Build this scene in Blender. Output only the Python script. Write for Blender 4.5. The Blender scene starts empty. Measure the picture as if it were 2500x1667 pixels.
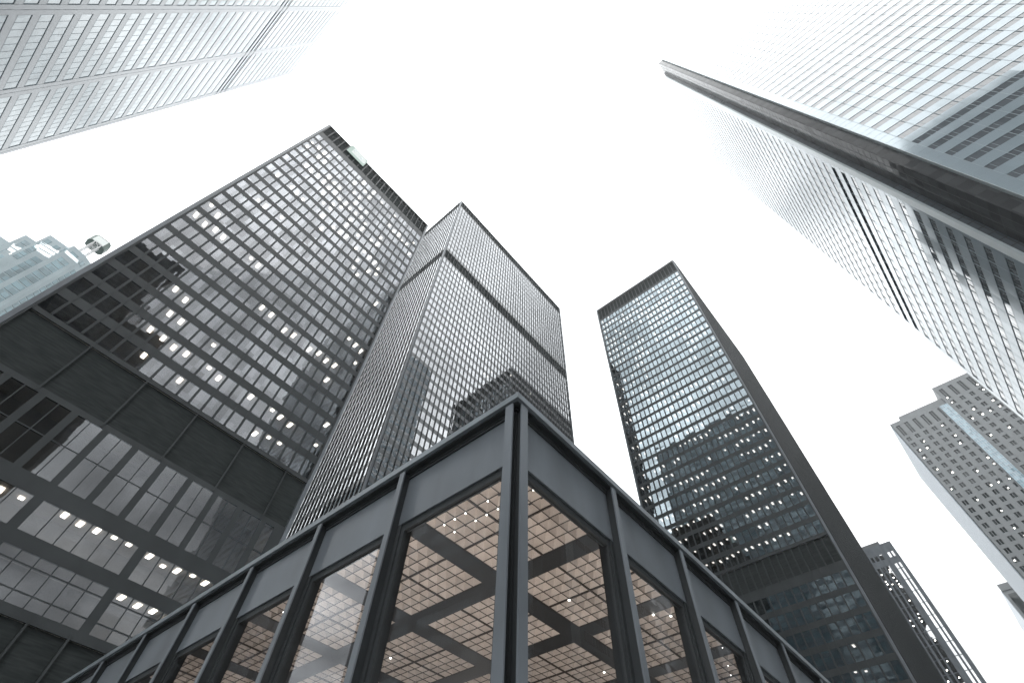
import bpy, math, random
from mathutils import Matrix, Vector
random.seed(7)
C = bpy.context.scene.collection
EYE = 1.6
# ---------------------------------------------------------------- camera
cR = Vector((0.6483444, -0.7608911, 0.0263496)); cU = Vector((-0.6402978, -0.5262106, 0.5595723)); cD = Vector((0.4119081, 0.3796672, 0.8283626))
FPX = 1203.08
cam = bpy.data.cameras.new('camera'); co = bpy.data.objects.new('camera', cam); C.objects.link(co)
m = Matrix((cR, cU, -cD)).transposed().to_4x4(); m.translation = Vector((0, 0, EYE)); co.matrix_world = m
cam.sensor_width = 36; cam.lens = FPX / 2500 * 36; cam.clip_start = 0.1; cam.clip_end = 6000
bpy.context.scene.camera = co

def proj(p):
    v = Vector(p) - Vector((0, 0, EYE)); z = v.dot(cD)
    if z < 0.1: return None
    return (1250 + FPX * v.dot(cR) / z, 833.5 - FPX * v.dot(cU) / z)
def shown_size(pts):
    q = [proj(p) for p in pts]
    if any(x is None for x in q): return 0
    cx = sum(x for x, y in q) / len(q); cy = sum(y for x, y in q) / len(q)
    if not (-20 < cx < 2520 and -20 < cy < 1690): return 0
    a = 0
    for i in range(len(q)): a += q[i - 1][0] * q[i][1] - q[i][0] * q[i - 1][1]
    return abs(a)

# ---------------------------------------------------------------- materials
def newmat(n):
    mt = bpy.data.materials.new(n); mt.use_nodes = True
    nt = mt.node_tree; nt.nodes.clear()
    out = nt.nodes.new('ShaderNodeOutputMaterial')
    return mt, nt, out
def N(nt, t, **k):
    n = nt.nodes.new(t)
    for a, b in k.items():
        if a.startswith('i_'): n.inputs[a[2:].replace('_', ' ')].default_value = b
        else: setattr(n, a, b)
    return n
def pbr(name, col, rough=0.5, metal=0.0, ior=1.45, var=0.15, scale=0.6, bump=0.0, bscale=2.0, stretch=None, rvar=0.0):
    mt, nt, out = newmat(name)
    b = N(nt, 'ShaderNodeBsdfPrincipled'); nt.links.new(b.outputs[0], out.inputs[0])
    b.inputs['Roughness'].default_value = rough; b.inputs['Metallic'].default_value = metal; b.inputs['IOR'].default_value = ior
    tc = N(nt, 'ShaderNodeNewGeometry'); mp = N(nt, 'ShaderNodeMapping'); nt.links.new(tc.outputs['Position'], mp.inputs[0])
    if stretch: mp.inputs['Scale'].default_value = stretch
    nz = N(nt, 'ShaderNodeTexNoise'); nz.inputs['Scale'].default_value = scale; nz.inputs['Detail'].default_value = 6
    nt.links.new(mp.outputs[0], nz.inputs['Vector'])
    mr = N(nt, 'ShaderNodeMapRange'); mr.inputs['From Min'].default_value = .3; mr.inputs['From Max'].default_value = .7
    mr.inputs['To Min'].default_value = 1 - var; mr.inputs['To Max'].default_value = 1 + var; nt.links.new(nz.outputs['Fac'], mr.inputs['Value'])
    mx = N(nt, 'ShaderNodeVectorMath', operation='SCALE'); mx.inputs[0].default_value = col[:3]; nt.links.new(mr.outputs[0], mx.inputs['Scale'])
    nt.links.new(mx.outputs[0], b.inputs['Base Color'])
    if rvar:
        m2 = N(nt, 'ShaderNodeMapRange'); m2.inputs['To Min'].default_value = max(0, rough - rvar); m2.inputs['To Max'].default_value = rough + rvar
        nt.links.new(nz.outputs['Fac'], m2.inputs['Value']); nt.links.new(m2.outputs[0], b.inputs['Roughness'])
    if bump:
        n2 = N(nt, 'ShaderNodeTexNoise'); n2.inputs['Scale'].default_value = bscale; n2.inputs['Detail'].default_value = 2; nt.links.new(mp.outputs[0], n2.inputs['Vector'])
        bp = N(nt, 'ShaderNodeBump'); bp.inputs['Strength'].default_value = 1; bp.inputs['Distance'].default_value = bump; nt.links.new(n2.outputs['Fac'], bp.inputs['Height'])
        nt.links.new(bp.outputs[0], b.inputs['Normal'])
    return mt
def glass(name, tint=(.45, .44, .42), refl=(.92, .95, 1), ior=2.0, cell=(1.524, 1.524, 3.7), tilt=.012, wob=.004, wscale=.5, pvar=.25, rough=0.0):
    """see-through coated glass: reflects by Fresnel, the rest passes tinted; every pane is hung at a slightly different angle"""
    mt, nt, out = newmat(name)
    L = nt.links.new
    geo = N(nt, 'ShaderNodeNewGeometry')
    dv = N(nt, 'ShaderNodeVectorMath', operation='DIVIDE'); dv.inputs[1].default_value = cell; L(geo.outputs['Position'], dv.inputs[0])
    fl = N(nt, 'ShaderNodeVectorMath', operation='FLOOR'); L(dv.outputs[0], fl.inputs[0])
    wn = N(nt, 'ShaderNodeTexWhiteNoise'); L(fl.outputs[0], wn.inputs['Vector'])
    sb = N(nt, 'ShaderNodeVectorMath', operation='SUBTRACT'); sb.inputs[1].default_value = (.5, .5, .5); L(wn.outputs['Color'], sb.inputs[0])
    sc = N(nt, 'ShaderNodeVectorMath', operation='SCALE'); sc.inputs['Scale'].default_value = tilt; L(sb.outputs[0], sc.inputs[0])
    nz = N(nt, 'ShaderNodeTexNoise'); nz.inputs['Scale'].default_value = wscale; nz.inputs['Detail'].default_value = 1.5; L(geo.outputs['Position'], nz.inputs['Vector'])
    bp = N(nt, 'ShaderNodeBump'); bp.inputs['Distance'].default_value = wob; L(nz.outputs['Fac'], bp.inputs['Height'])
    ad = N(nt, 'ShaderNodeVectorMath', operation='ADD'); L(bp.outputs[0], ad.inputs[0]); L(sc.outputs[0], ad.inputs[1])
    nm = N(nt, 'ShaderNodeVectorMath', operation='NORMALIZE'); L(ad.outputs[0], nm.inputs[0])
    fr = N(nt, 'ShaderNodeFresnel'); fr.inputs['IOR'].default_value = ior; L(nm.outputs[0], fr.inputs['Normal'])
    # coating differs a little from pane to pane
    mr = N(nt, 'ShaderNodeMapRange'); mr.inputs['To Min'].default_value = 1 - pvar; mr.inputs['To Max'].default_value = 1; L(wn.outputs['Value'], mr.inputs['Value'])
    mu = N(nt, 'ShaderNodeVectorMath', operation='SCALE'); mu.inputs[0].default_value = refl; L(mr.outputs[0], mu.inputs['Scale'])
    gl = N(nt, 'ShaderNodeBsdfGlossy'); gl.inputs['Roughness'].default_value = rough; L(nm.outputs[0], gl.inputs['Normal']); L(mu.outputs[0], gl.inputs['Color'])
    tr = N(nt, 'ShaderNodeBsdfTransparent'); tr.inputs[0].default_value = (*tint, 1)
    inv = N(nt, 'ShaderNodeMath', operation='SUBTRACT'); inv.inputs[0].default_value = 1; L(geo.outputs['Backfacing'], inv.inputs[1])
    fm = N(nt, 'ShaderNodeMath', operation='MULTIPLY'); L(fr.outputs[0], fm.inputs[0]); L(inv.outputs[0], fm.inputs[1])   # only the outer skin reflects
    mx = N(nt, 'ShaderNodeMixShader'); L(fm.outputs[0], mx.inputs[0]); L(tr.outputs[0], mx.inputs[1]); L(gl.outputs[0], mx.inputs[2]); L(mx.outputs[0], out.inputs[0])
    return mt
def darkglass(name, base, ior=2.0, cell=(1.4, 1.4, 3.7), tilt=.01, wob=.004, wscale=.4, var=.12, rough=.02, metal=0):
    """opaque looking glass with blinds or spandrel backing"""
    mt, nt, out = newmat(name); L = nt.links.new
    geo = N(nt, 'ShaderNodeNewGeometry')
    dv = N(nt, 'ShaderNodeVectorMath', operation='DIVIDE'); dv.inputs[1].default_value = cell; L(geo.outputs['Position'], dv.inputs[0])
    fl = N(nt, 'ShaderNodeVectorMath', operation='FLOOR'); L(dv.outputs[0], fl.inputs[0])
    wn = N(nt, 'ShaderNodeTexWhiteNoise'); L(fl.outputs[0], wn.inputs['Vector'])
    sb = N(nt, 'ShaderNodeVectorMath', operation='SUBTRACT'); sb.inputs[1].default_value = (.5, .5, .5); L(wn.outputs['Color'], sb.inputs[0])
    sc = N(nt, 'ShaderNodeVectorMath', operation='SCALE'); sc.inputs['Scale'].default_value = tilt; L(sb.outputs[0], sc.inputs[0])
    nz = N(nt, 'ShaderNodeTexNoise'); nz.inputs['Scale'].default_value = wscale; nz.inputs['Detail'].default_value = 1.5; L(geo.outputs['Position'], nz.inputs['Vector'])
    bp = N(nt, 'ShaderNodeBump'); bp.inputs['Distance'].default_value = wob; L(nz.outputs['Fac'], bp.inputs['Height'])
    ad = N(nt, 'ShaderNodeVectorMath', operation='ADD'); L(bp.outputs[0], ad.inputs[0]); L(sc.outputs[0], ad.inputs[1])
    nm = N(nt, 'ShaderNodeVectorMath', operation='NORMALIZE'); L(ad.outputs[0], nm.inputs[0])
    b = N(nt, 'ShaderNodeBsdfPrincipled'); b.inputs['Roughness'].default_value = rough; b.inputs['IOR'].default_value = ior; b.inputs['Metallic'].default_value = metal
    mr = N(nt, 'ShaderNodeMapRange'); mr.inputs['To Min'].default_value = 1 - var; mr.inputs['To Max'].default_value = 1 + var; L(wn.outputs['Value'], mr.inputs['Value'])
    mu = N(nt, 'ShaderNodeVectorMath', operation='SCALE'); mu.inputs[0].default_value = base; L(mr.outputs[0], mu.inputs['Scale'])
    L(mu.outputs[0], b.inputs['Base Color']); L(nm.outputs[0], b.inputs['Normal']); L(b.outputs[0], out.inputs[0])
    return mt
def lamp(name, col, s):
    mt, nt, out = newmat(name)
    e = N(nt, 'ShaderNodeEmission'); e.inputs[0].default_value = (*col, 1); e.inputs[1].default_value = s
    nt.links.new(e.outputs[0], out.inputs[0]); mt.cycles.emission_sampling = 'NONE'
    return mt
M = dict(
    steel=pbr('black painted steel', (.039, .043, .045), .45, ior=1.22, var=.14, scale=.35, rvar=.06),
    steelg=pbr('satin black steel', (.06, .066, .07), .3, ior=1.6, var=.12, scale=.35),
    steel2=pbr('charcoal painted steel', (.108, .121, .135), .42, ior=1.4, var=.2, scale=1.1, bump=.003, bscale=1.0, rvar=.1, stretch=(1, 1, .3)),
    kwall=pbr('haze-lightened black steel', (.10, .106, .108), .6, ior=1.2),  # haze over its mirror image is put in as a lighter base colour
    inoxs=darkglass('silver side glass', (.10, .115, .125), ior=3.6, cell=(1.3725, 1.3725, 3.666), tilt=.01, wob=.006),
    cap=pbr('weathered cap steel', (.125, .145, .16), .38, ior=1.5, var=.2, scale=1.2, rvar=.1),
    recess=pbr('shadowed steel', (.030, .033, .035), .6, ior=1.25, var=.12, scale=.8),  # shade of column webs and recesses is put into this darker colour
    louver=pbr('black louvre', (.030, .034, .034), .7, ior=1.1, var=.25, scale=2, stretch=(.3, .3, 3)),
    panel=pbr('black panel', (.032, .034, .035), .55, var=.25, scale=.5, stretch=(1, 1, .3)),
    ceil=pbr('office ceiling', (.40, .37, .34), .8, var=.1, scale=.4),
    core=pbr('office core wall', (.20, .195, .19), .8, var=.2, scale=.4),
    bronze=glass('bronze office glass', tint=(.55, .54, .52), ior=2.3, pvar=.4),
    bronzeb=glass('bronze base glass', tint=(.58, .57, .55), ior=1.8, pvar=.15, tilt=.006),
    bronze2=glass('grey office glass', ior=3.2, tint=(.4, .4, .4), refl=(.95, .97, 1), tilt=.01, pvar=.15),
    blueg=glass('blue grey office glass', ior=2.7, tint=(.34, .34, .34), refl=(.80, .93, 1), tilt=.014),
    clear=glass('clear lobby glass', tint=(.84, .85, .86), ior=1.45, cell=(3.1, 3.1, 30), tilt=.004, wob=.002, wscale=.3, pvar=.02),
    white=pbr('white marble panel', (.20, .225, .245), .25, ior=1.75, var=.05, scale=.4),
    joint=pbr('dark joint', (.10, .13, .14), .6, var=.1),
    fcglass=darkglass('pale blinds behind glass', (.22, .29, .32), ior=2.35, cell=(1.5, 1.488, 4.28), tilt=.012),
    fcframe=pbr('blue grey window frame', (.10, .13, .15), .5, ior=1.4, var=.1),
    inox=darkglass('satin stainless panel', (.25, .30, .33), ior=1.5, cell=(2.745, 2.745, 3.666), tilt=.012, rough=.1, metal=.25, var=.03, wob=.01, wscale=.25),
    inoxg=darkglass('grey strip glass', (.08, .09, .10), ior=1.6, cell=(1.3725, 1.3725, 3.666), tilt=.01, wob=.006),
    inoxjoint=pbr('steel joint', (.16, .20, .22), .5, var=.1),
    slit=pbr('black slit louvre', (.03, .032, .033), .7, var=.2),
    notch=darkglass('black corner glass', (.05, .052, .054), ior=1.09, cell=(1.2, 1.2, 1.833), tilt=.02, wob=.01, wscale=.5, var=.25, rough=.06),
    trim=pbr('satin corner trim', (.33, .37, .38), .35, metal=.3, var=.05),
    granite=pbr('grey granite cladding', (.125, .133, .137), .55, var=.08, scale=.3),
    rib=pbr('pale ribbed metal', (.34, .37, .40), .4, metal=.2, var=.06),
    dglass=darkglass('dark window glass', (.03, .034, .035), ior=1.35, cell=(2, 2, 3.9), var=.5),
    blue=darkglass('pale blue bay glass', (.20, .28, .32), ior=1.6, cell=(1.2, 1.2, 1.95), tilt=.05, var=.25),
    tglass=darkglass('sky reflecting glass', (.02, .02, .02), ior=5.0, cell=(3, 3, 3.88), tilt=.02, wob=.02, wscale=.3, var=.2),
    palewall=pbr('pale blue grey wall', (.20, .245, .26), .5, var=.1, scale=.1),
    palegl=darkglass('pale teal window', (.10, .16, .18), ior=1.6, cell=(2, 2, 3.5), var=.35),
    skylight=darkglass('white skylight', (.72, .78, .8), ior=1.6, cell=(2, 2, 2), var=.08),
    green=pbr('dark green metal', (.03, .06, .045), .5, var=.1),
    signw=lamp('pale emissive sign face', (.93, 1, .98), .52),  # the white faces take their tone from even emission
    signm=lamp('mint emissive sign face', (.74, .90, .83), .42),  # mint tone set by even emission
    signg=pbr('grey sign mark', (.55, .62, .62), .5, var=.02),
    mast=pbr('white lattice steel', (.5, .5, .5), .5, var=.05),
    lampw=lamp('office lamp', (1, .97, .9), 7),
    lampd=lamp('downlight', (1, .95, .85), 6),
    coffer=None,
    beam=pbr('black ceiling beam', (.017, .018, .019), .5, var=.1),
    grid=pbr('brown ceiling grid', (.05, .04, .035), .5, var=.1),
    floor=pbr('lobby granite floor', (.3, .29, .28), .3, var=.1, scale=3),
    ground=pbr('granite plaza paving', (.22, .22, .215), .7, var=.15, scale=.4),
    slats=pbr('beige slats', (.42, .34, .29), .6, var=.1),
)
M['coffer'] = pbr('warm coffer panel', (.58, .515, .465), .75, var=.16, scale=1.6)

# ---------------------------------------------------------------- mesh helpers
class MB:
    def __init__(s): s.v = []; s.f = []
    def box(s, x0, x1, y0, y1, z0, z1):
        x0, x1 = sorted((x0, x1)); y0, y1 = sorted((y0, y1)); z0, z1 = sorted((z0, z1))
        n = len(s.v)
        s.v += [(x0, y0, z0), (x1, y0, z0), (x1, y1, z0), (x0, y1, z0), (x0, y0, z1), (x1, y0, z1), (x1, y1, z1), (x0, y1, z1)]
        s.f += [(n, n + 3, n + 2, n + 1), (n + 4, n + 5, n + 6, n + 7), (n, n + 1, n + 5, n + 4), (n + 1, n + 2, n + 6, n + 5), (n + 2, n + 3, n + 7, n + 6), (n + 3, n, n + 4, n + 7)]
        return s
    def poly(s, pts):
        n = len(s.v); s.v += [tuple(p) for p in pts]; s.f.append(tuple(range(n, n + len(pts)))); return s
    def prism(s, pts, z0, z1):
        n = len(s.v); k = len(pts)
        s.v += [(x, y, z0) for x, y in pts] + [(x, y, z1) for x, y in pts]
        s.f += [tuple(range(n + k - 1, n - 1, -1)), tuple(range(n + k, n + 2 * k))] + [(n + i, n + (i + 1) % k, n + k + (i + 1) % k, n + k + i) for i in range(k)]
        return s
    def bar(s, a, b, r):
        a = Vector(a); b = Vector(b); d = (b - a).normalized()
        p = d.orthogonal().normalized(); q = d.cross(p)
        n = len(s.v)
        for e in (a, b):
            for i, j in ((1, 1), (-1, 1), (-1, -1), (1, -1)): s.v.append(tuple(e + p * r * i + q * r * j))
        s.f += [(n, n + 1, n + 2, n + 3), (n + 7, n + 6, n + 5, n + 4)] + [(n + i, n + 4 + i, n + 4 + (i + 1) % 4, n + (i + 1) % 4) for i in range(4)]
        return s
    def mesh(s, name, mat, off=(0, 0, 0)):
        me = bpy.data.meshes.new(name)
        ox, oy, oz = off
        me.from_pydata([(x - ox, y - oy, z - oz) for x, y, z in s.v], [], s.f); me.materials.append(mat); me.update()
        return me
    def build(s, name, mat, parent=None, kind=None, at=None):
        """vertices are given in world space; the object sits at its own centre"""
        if at is None:
            xs = [v[0] for v in s.v]; ys = [v[1] for v in s.v]; zs = [v[2] for v in s.v]
            at = ((min(xs) + max(xs)) / 2, (min(ys) + max(ys)) / 2, min(zs))
        o = bpy.data.objects.new(name, s.mesh(name, mat, at))
        put(o, at, parent)
        if kind: o['kind'] = kind
        return o
base_of = {}
def put(o, at, parent):
    C.objects.link(o)
    if parent is not None:
        b = base_of[parent.name]; o.parent = parent; o.location = (at[0] - b[0], at[1] - b[1], at[2] - b[2])
    else: o.location = at
    base_of[o.name] = tuple(at)
def thing(name, label, cat, at, group=None):
    o = bpy.data.objects.new(name, None); o.empty_display_size = .5; C.objects.link(o); o.location = at
    base_of[o.name] = tuple(at); o['label'] = label; o['category'] = cat
    if group: o['group'] = group
    return o
def tag(o, label, cat, group=None):
    o['label'] = label; o['category'] = cat
    if group: o['group'] = group
    return o

class Face:
    """a facade: u runs along it, w is the distance outward, z is height"""
    def __init__(s, o, P): s.o = o; s.P = P
    def pt(s, u, w, z):
        P = s.P
        return {'-x': (P - w, u, z), '+x': (P + w, u, z), '-y': (u, P - w, z), '+y': (u, P + w, z)}[s.o]
    def box(s, mb, u0, u1, w0, w1, z0, z1):
        a = s.pt(u0, w0, z0); b = s.pt(u1, w1, z1); mb.box(a[0], b[0], a[1], b[1], a[2], b[2]); return mb

def many(name, items, mat, parent, limit=100):
    """items: (function adding one instance to an MB, its four corner points). The largest ones shown are parts, the rest one stuff part"""
    sc = [(shown_size(c), i) for i, (f, c) in enumerate(items)]
    sc.sort(key=lambda t: (-t[0], t[1]))
    keep = {i for k, (a, i) in enumerate(sc) if k < limit and a > 0}
    rest = MB(); n = 0; cache = {}
    for i, (f, c) in enumerate(items):
        if i in keep:
            mb = MB(); f(mb)
            xs = [v[0] for v in mb.v]; ys = [v[1] for v in mb.v]; zs = [v[2] for v in mb.v]
            at = ((min(xs) + max(xs)) / 2, (min(ys) + max(ys)) / 2, min(zs))
            key = (len(mb.v), tuple(round(t - s_, 3) for t, s_ in zip((max(xs), max(ys), max(zs)), at)))
            if key not in cache: cache[key] = mb.mesh(name, mat, at)
            put(bpy.data.objects.new(name, cache[key]), at, parent)
        else: f(rest); n += 1
    if n: rest.build(name, mat, parent, kind='stuff' if len(keep) >= limit else None)

def noise2(seed):
    r = random.Random(seed); g = [[r.random() for _ in range(40)] for _ in range(80)]
    def f(x, y):
        xi, yi = int(x), int(y); fx, fy = x - xi, y - yi
        return (g[yi][xi] * (1 - fx) + g[yi][xi + 1] * fx) * (1 - fy) + (g[yi + 1][xi] * (1 - fx) + g[yi + 1][xi + 1] * fx) * fy
    return f

def window_fn(F, u0, u1, z0, z1, w=-.16, bars_u=(), bars_z=(), t=.03):
    def f(mb): F.box(mb, u0, u1, w - t, w, z0, z1)
    c = [F.pt(u0, 0, z0), F.pt(u1, 0, z0), F.pt(u1, 0, z1), F.pt(u0, 0, z1)]
    return f, c

# ================================================================= DARK STEEL TOWERS
def steel_tower(name, label, x0, x1, y0, y1, H, faces, group):
    t = thing(name, label, 'office tower', ((x0 + x1) / 2, (y0 + y1) / 2, 0), group)
    wins = {}; lamps = []; mull = []; gp = 2.7
    # core and roof: the occupied floors stop 2.7 m behind the glass
    MB().box(x0 + gp, x1 - gp, y0 + gp, y1 - gp, 0, H - 1.5).build('core', M['core'], t)
    MB().box(x0 + .3, x1 - .3, y0 + .3, y1 - .3, H - 1.5, H - .45).build('roof', M['steel'], t)
    have = {fc['F'].o for fc in faces}
    for o, b in (('-x', (x0 + .05, x0 + .3, y0 + .43, y1 - .43)), ('+x', (x1 - .3, x1 - .05, y0 + .43, y1 - .43)), ('-y', (x0 + .43, x1 - .43, y0 + .05, y0 + .3)), ('+y', (x0 + .43, x1 - .43, y1 - .3, y1 - .05))):
        if o not in have: MB().box(*b, 0, H - 1.6).build('side_wall', M['steel'], t)
    cap = MB().box(x0 - .05, x1 + .05, y0 - .05, y1 + .05, H - .45, H); cap.build('parapet', M['steel'], t)
    zs = set()
    for fc in faces:
        F = fc['F']; U0, U1 = fc['span']
        rows = sorted(fc['rows'], key=lambda r: r[0]); top = H - .45
        # spandrels fill everything between window rows except louvre bands
        z = 0; segs = []
        blocks = sorted([(a, b, 'row') for a, b, *_ in rows] + [(a, b, 'band') for a, b in fc.get('bands', [])])
        for a, b, k in blocks:
            if a > z + .01: segs.append((z, a))
            z = b
        segs.append((z, top))
        for a, b in segs:
            s = MB(); F.box(s, U0, U1, -.22, -.02, a, b); s.build('spandrel', M[fc.get('sp', 'steel')], t)
            # the floor slab behind it
            s = MB(); F.box(s, U0 + .3, U1 - .3, -gp - .3, -.22, a, b)
            s.build('floor_slab', M['ceil'], t)
        for a, b in fc.get('bands', []):
            s = MB(); F.box(s, U0 + .02, U1 - .02, -.5, -.3, a, b); s.build('louvre_band', M['louver'], t)
        ed = fc['u']; cols = len(ed)
        for r in rows:
            a, b = r[0], r[1]; us = r[2] if len(r) > 2 else ed
            key = r[3] if len(r) > 3 else fc['glass']
            for (p, q) in us: wins.setdefault(key, []).append(window_fn(F, p, q, a, b, fc.get('gw', -.045)))
            # frame pieces between panes of this row
            if len(r) > 2:
                s = MB(); e = [U0] + [x for pq in us for x in pq] + [U1]
                for i in range(0, len(e), 2):
                    if e[i + 1] - e[i] > .02: F.box(s, e[i], e[i + 1], -.21, -.03, a, b)
                if len(r) > 4:
                    for zt in r[4]: F.box(s, U0 + .1, U1 - .1, -.2, -.034, zt - .06, zt + .06)
                s.build('window_frame', M['steel'], t)
        # mullions: I sections, web and outer flange
        for (um, za, zb, wd) in fc['mull']:
            d = fc.get('proud', .26)
            def f(mb, um=um, za=za, zb=zb, wd=wd, F=F, d=d):
                F.box(mb, um - wd / 2, um + wd / 2, -.2, -.015, za, zb)
                F.box(mb, um - .03, um + .03, -.015, d - .03, za, zb)
                fw = fc.get('flange', .17)
                F.box(mb, um - fw / 2, um + fw / 2, d - .03, d, za, zb)
            mull.append((f, [F.pt(um - .1, 0, za), F.pt(um + .1, 0, za), F.pt(um + .1, 0, zb), F.pt(um - .1, 0, zb)]))
        # lamps in the ceilings near the glass
        nz = noise2(fc.get('seed', 1)); rr = random.Random(fc.get('seed', 1) + 5)
        for ri, r in enumerate(rows):
            b = r[1]; us = r[2] if len(r) > 2 else ed
            rowlit = fc['lit'](ri, len(rows))
            for ci, (p, q) in enumerate(us):
                v = nz(ci / 3.2 + 3, ri / 1.15 + 2) * .65 + rr.random() * .35
                if v < rowlit and not (fc.get('skip') and fc['skip'](ri, ci, len(rows))):
                    um = (p + q) / 2 + rr.uniform(-.12, .12); dd = rr.choice(fc['depths']); lw, ll = fc['lsize']
                    if rr.random() < .3: ll *= .5
                    def f(mb, um=um, dd=dd, b=b, F=F, lw=lw, ll=ll): F.box(mb, um - lw / 2, um + lw / 2, -dd - ll, -dd, b - .09, b - .04)
                    lamps.append((f, [F.pt(um - lw / 2, -dd - ll, b), F.pt(um + lw / 2, -dd - ll, b), F.pt(um + lw / 2, -dd, b), F.pt(um - lw / 2, -dd, b)]))
    n = sum(len(v) for v in wins.values())
    for key, it in wins.items():
        lim = max(8, int(100 * len(it) / n)) if len(wins) > 1 else 100
        many('window', it, M[key], t, lim)
    many('mullion', mull, M['steel'], t, 100)
    if lamps: many('ceiling_light', lamps, M['lampw'], t, 100)
    for cx in (x0, x1):
        for cy in (y0, y1):
            sx = 1 if cx == x0 else -1; sy = 1 if cy == y0 else -1
            cc = MB(); cc.box(cx - sx * .06, cx + sx * .42, cy - sy * .06, cy + sy * .42, 0, H - .46); cc.build('corner_column', M['steel2'], t)
    return t

# ---- wide tower with the big lit window grid (B plane)
B1 = 53.3; F1 = Face('-y', B1)
def z1(q): return q * B1 + EYE
u1 = [(-.2424 * B1 + k * 1.5243, -.2424 * B1 + k * 1.5243 + 1.2526) for k in range(22)]
rows1 = [(z1(2.3055 - .0701 * k - .0475), z1(2.3055 - .0701 * k)) for k in range(22)]
pairs = []; 
for k in range(-2, 9):
    a = (-.1121 + .0565 * k) * B1
    pairs += [(a, a + 1.13), (a + 1.23, a + 2.36)]
pairs = [(max(a, -13.1), b) for a, b in pairs if b > -12.6 and b < 20.4]
grp = []
for g in range(-2, 2):
    for k in range(6):
        a = (.0014 + .1725 * g + .0265 * k) * B1
        grp.append((a + .05, a + .0265 * B1 - .05))
grp = [(a, b) for a, b in grp if a > -13.2 and b < 20.4]
rows1 += [(z1(.519), z1(.6405), pairs, 'bronzeb', (z1(.5795),)), (z1(.4395), z1(.4903), grp, 'bronzeb'), (z1(.352), z1(.4174), grp, 'bronzeb', (z1(.4015), z1(.3687)))]
X0, X1 = -.2555 * B1, .3925 * B1
m1 = [(a - .136, z1(.786), z1(2.472), .272) for a, b in u1] + [(u1[-1][1] + .136, z1(.786), z1(2.472), .272)]
m1 += [(a - .136, z1(.05), z1(.345), .16) for a, b in u1[::2]]
m1 += [(a - .136, z1(.6418), z1(.785), .07) for a, b in u1[::4]]
t1 = steel_tower('office_tower', 'wide black steel tower with square lit windows and a pale rooftop sign', X0, X1, B1, B1 + 34, z1(2.478),
    [dict(F=F1, span=(X0 + .43, X1 - .43), u=u1, rows=rows1, bands=[(z1(2.355), z1(2.466)), (z1(.652), z1(.775)), (z1(.06), z1(.338))], glass='bronze', mull=m1, proud=.1, flange=.10,
          lit=lambda r, n: (.5, .72, .38)[r] if r < 3 else .40, depths=(.1, .3, .6, .9), lsize=(.42, 1.0), seed=11, skip=lambda ri, ci, n: ci < 6 and ri < 9 and ci < 9 - ri),
     dict(F=Face('+x', X1), span=(B1 + .43, B1 + 33.57), u=[(B1 + .7 + k * 1.524, B1 + 1.95 + k * 1.524) for k in range(21)], rows=[r[:2] for r in rows1[:22]], bands=[(z1(2.355), z1(2.466))], glass='bronze',
          mull=[(B1 + .56 + k * 1.524, 20, z1(2.472), .27) for k in range(22)], lit=lambda r, n: 0, depths=(.5,), lsize=(.3, .3), proud=.1)], 'black steel office towers')
# its sign
sg = MB(); F1.box(sg, -.1258 * B1, -.0269 * B1, .22, .5, z1(2.399), z1(2.484)); sgo = sg.build('rooftop_sign', M['signm'])
tag(sgo, 'pale mint sign panel below the roof edge of the wide black tower', 'sign')
s = MB(); s.poly([F1.pt(u * B1, .515, z1(z)) for u, z in ((-.107, 2.412), (-.035, 2.412), (-.0315, 2.42), (-.0315, 2.445), (-.036, 2.470), (-.045, 2.476), (-.107, 2.476))]); s.build('sign_face', M['signw'], sgo)
s = MB(); s.poly([F1.pt(u * B1, .53, z1(z)) for u, z in ((-.064, 2.424), (-.050, 2.424), (-.050, 2.446), (-.064, 2.446))]); s.build('sign_mark', M['signg'], sgo)
s = MB(); s.poly([F1.pt(u * B1, .53, z1(z)) for u, z in ((-.103, 2.440), (-.095, 2.440), (-.095, 2.470), (-.103, 2.470))]); s.build('sign_mark', M['signg'], sgo)

# ---- tallest tower with dense mullions
B2 = 69.8; A2 = 37.0
def z2(q): return q * B2 + EYE
F2 = Face('-y', B2); F2s = Face('-x', A2); H2 = z2(3.205)
u2 = [(A2 + .62 + k * 1.5145, A2 + .62 + k * 1.5145 + 1.27) for k in range(48)]
rows2 = [(z2(3.100 - .0548 * k - .0345), z2(3.100 - .0548 * k)) for k in range(12)] + [(z2(2.3279 - .0535 * k - .0345), z2(2.3279 - .0535 * k)) for k in range(40)]
bands2 = [(z2(3.118), z2(3.198)), (z2(2.345), z2(2.432))]
b2 = [(B2 + .62 + k * 1.5145, B2 + .62 + k * 1.5145 + 1.27) for k in range(23)]
X2 = A2 + 74.4
t2 = steel_tower('office_tower', 'tallest black tower with dense vertical mullions and a dark louvre band below its top', A2, X2, B2, B2 + 36.4, H2,
    [dict(F=F2, span=(A2 + .43, X2 - .43), u=u2, rows=rows2, bands=bands2, glass='bronze2', mull=[(a - .12, 12, H2 + .1, .24) for a, b in u2] + [(u2[-1][1] + .12, 12, H2 + .1, .24)], proud=.2, flange=.15, sp='steelg', gw=-.032,
          lit=lambda r, n: .24 if r < 14 else .12, depths=(.1, .3), lsize=(.35, .7), seed=23),
     dict(F=F2s, span=(B2 + .43, B2 + 35.9), u=b2, rows=rows2, bands=bands2, glass='bronze2', mull=[(a - .12, 12, H2 + .1, .20) for a, b in b2], proud=.20, flange=.12, sp='steelg', gw=-.032,
          lit=lambda r, n: .1 if r < 12 else 0, depths=(.1, .3), lsize=(.3, .5), seed=31)], 'black steel office towers')

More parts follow.
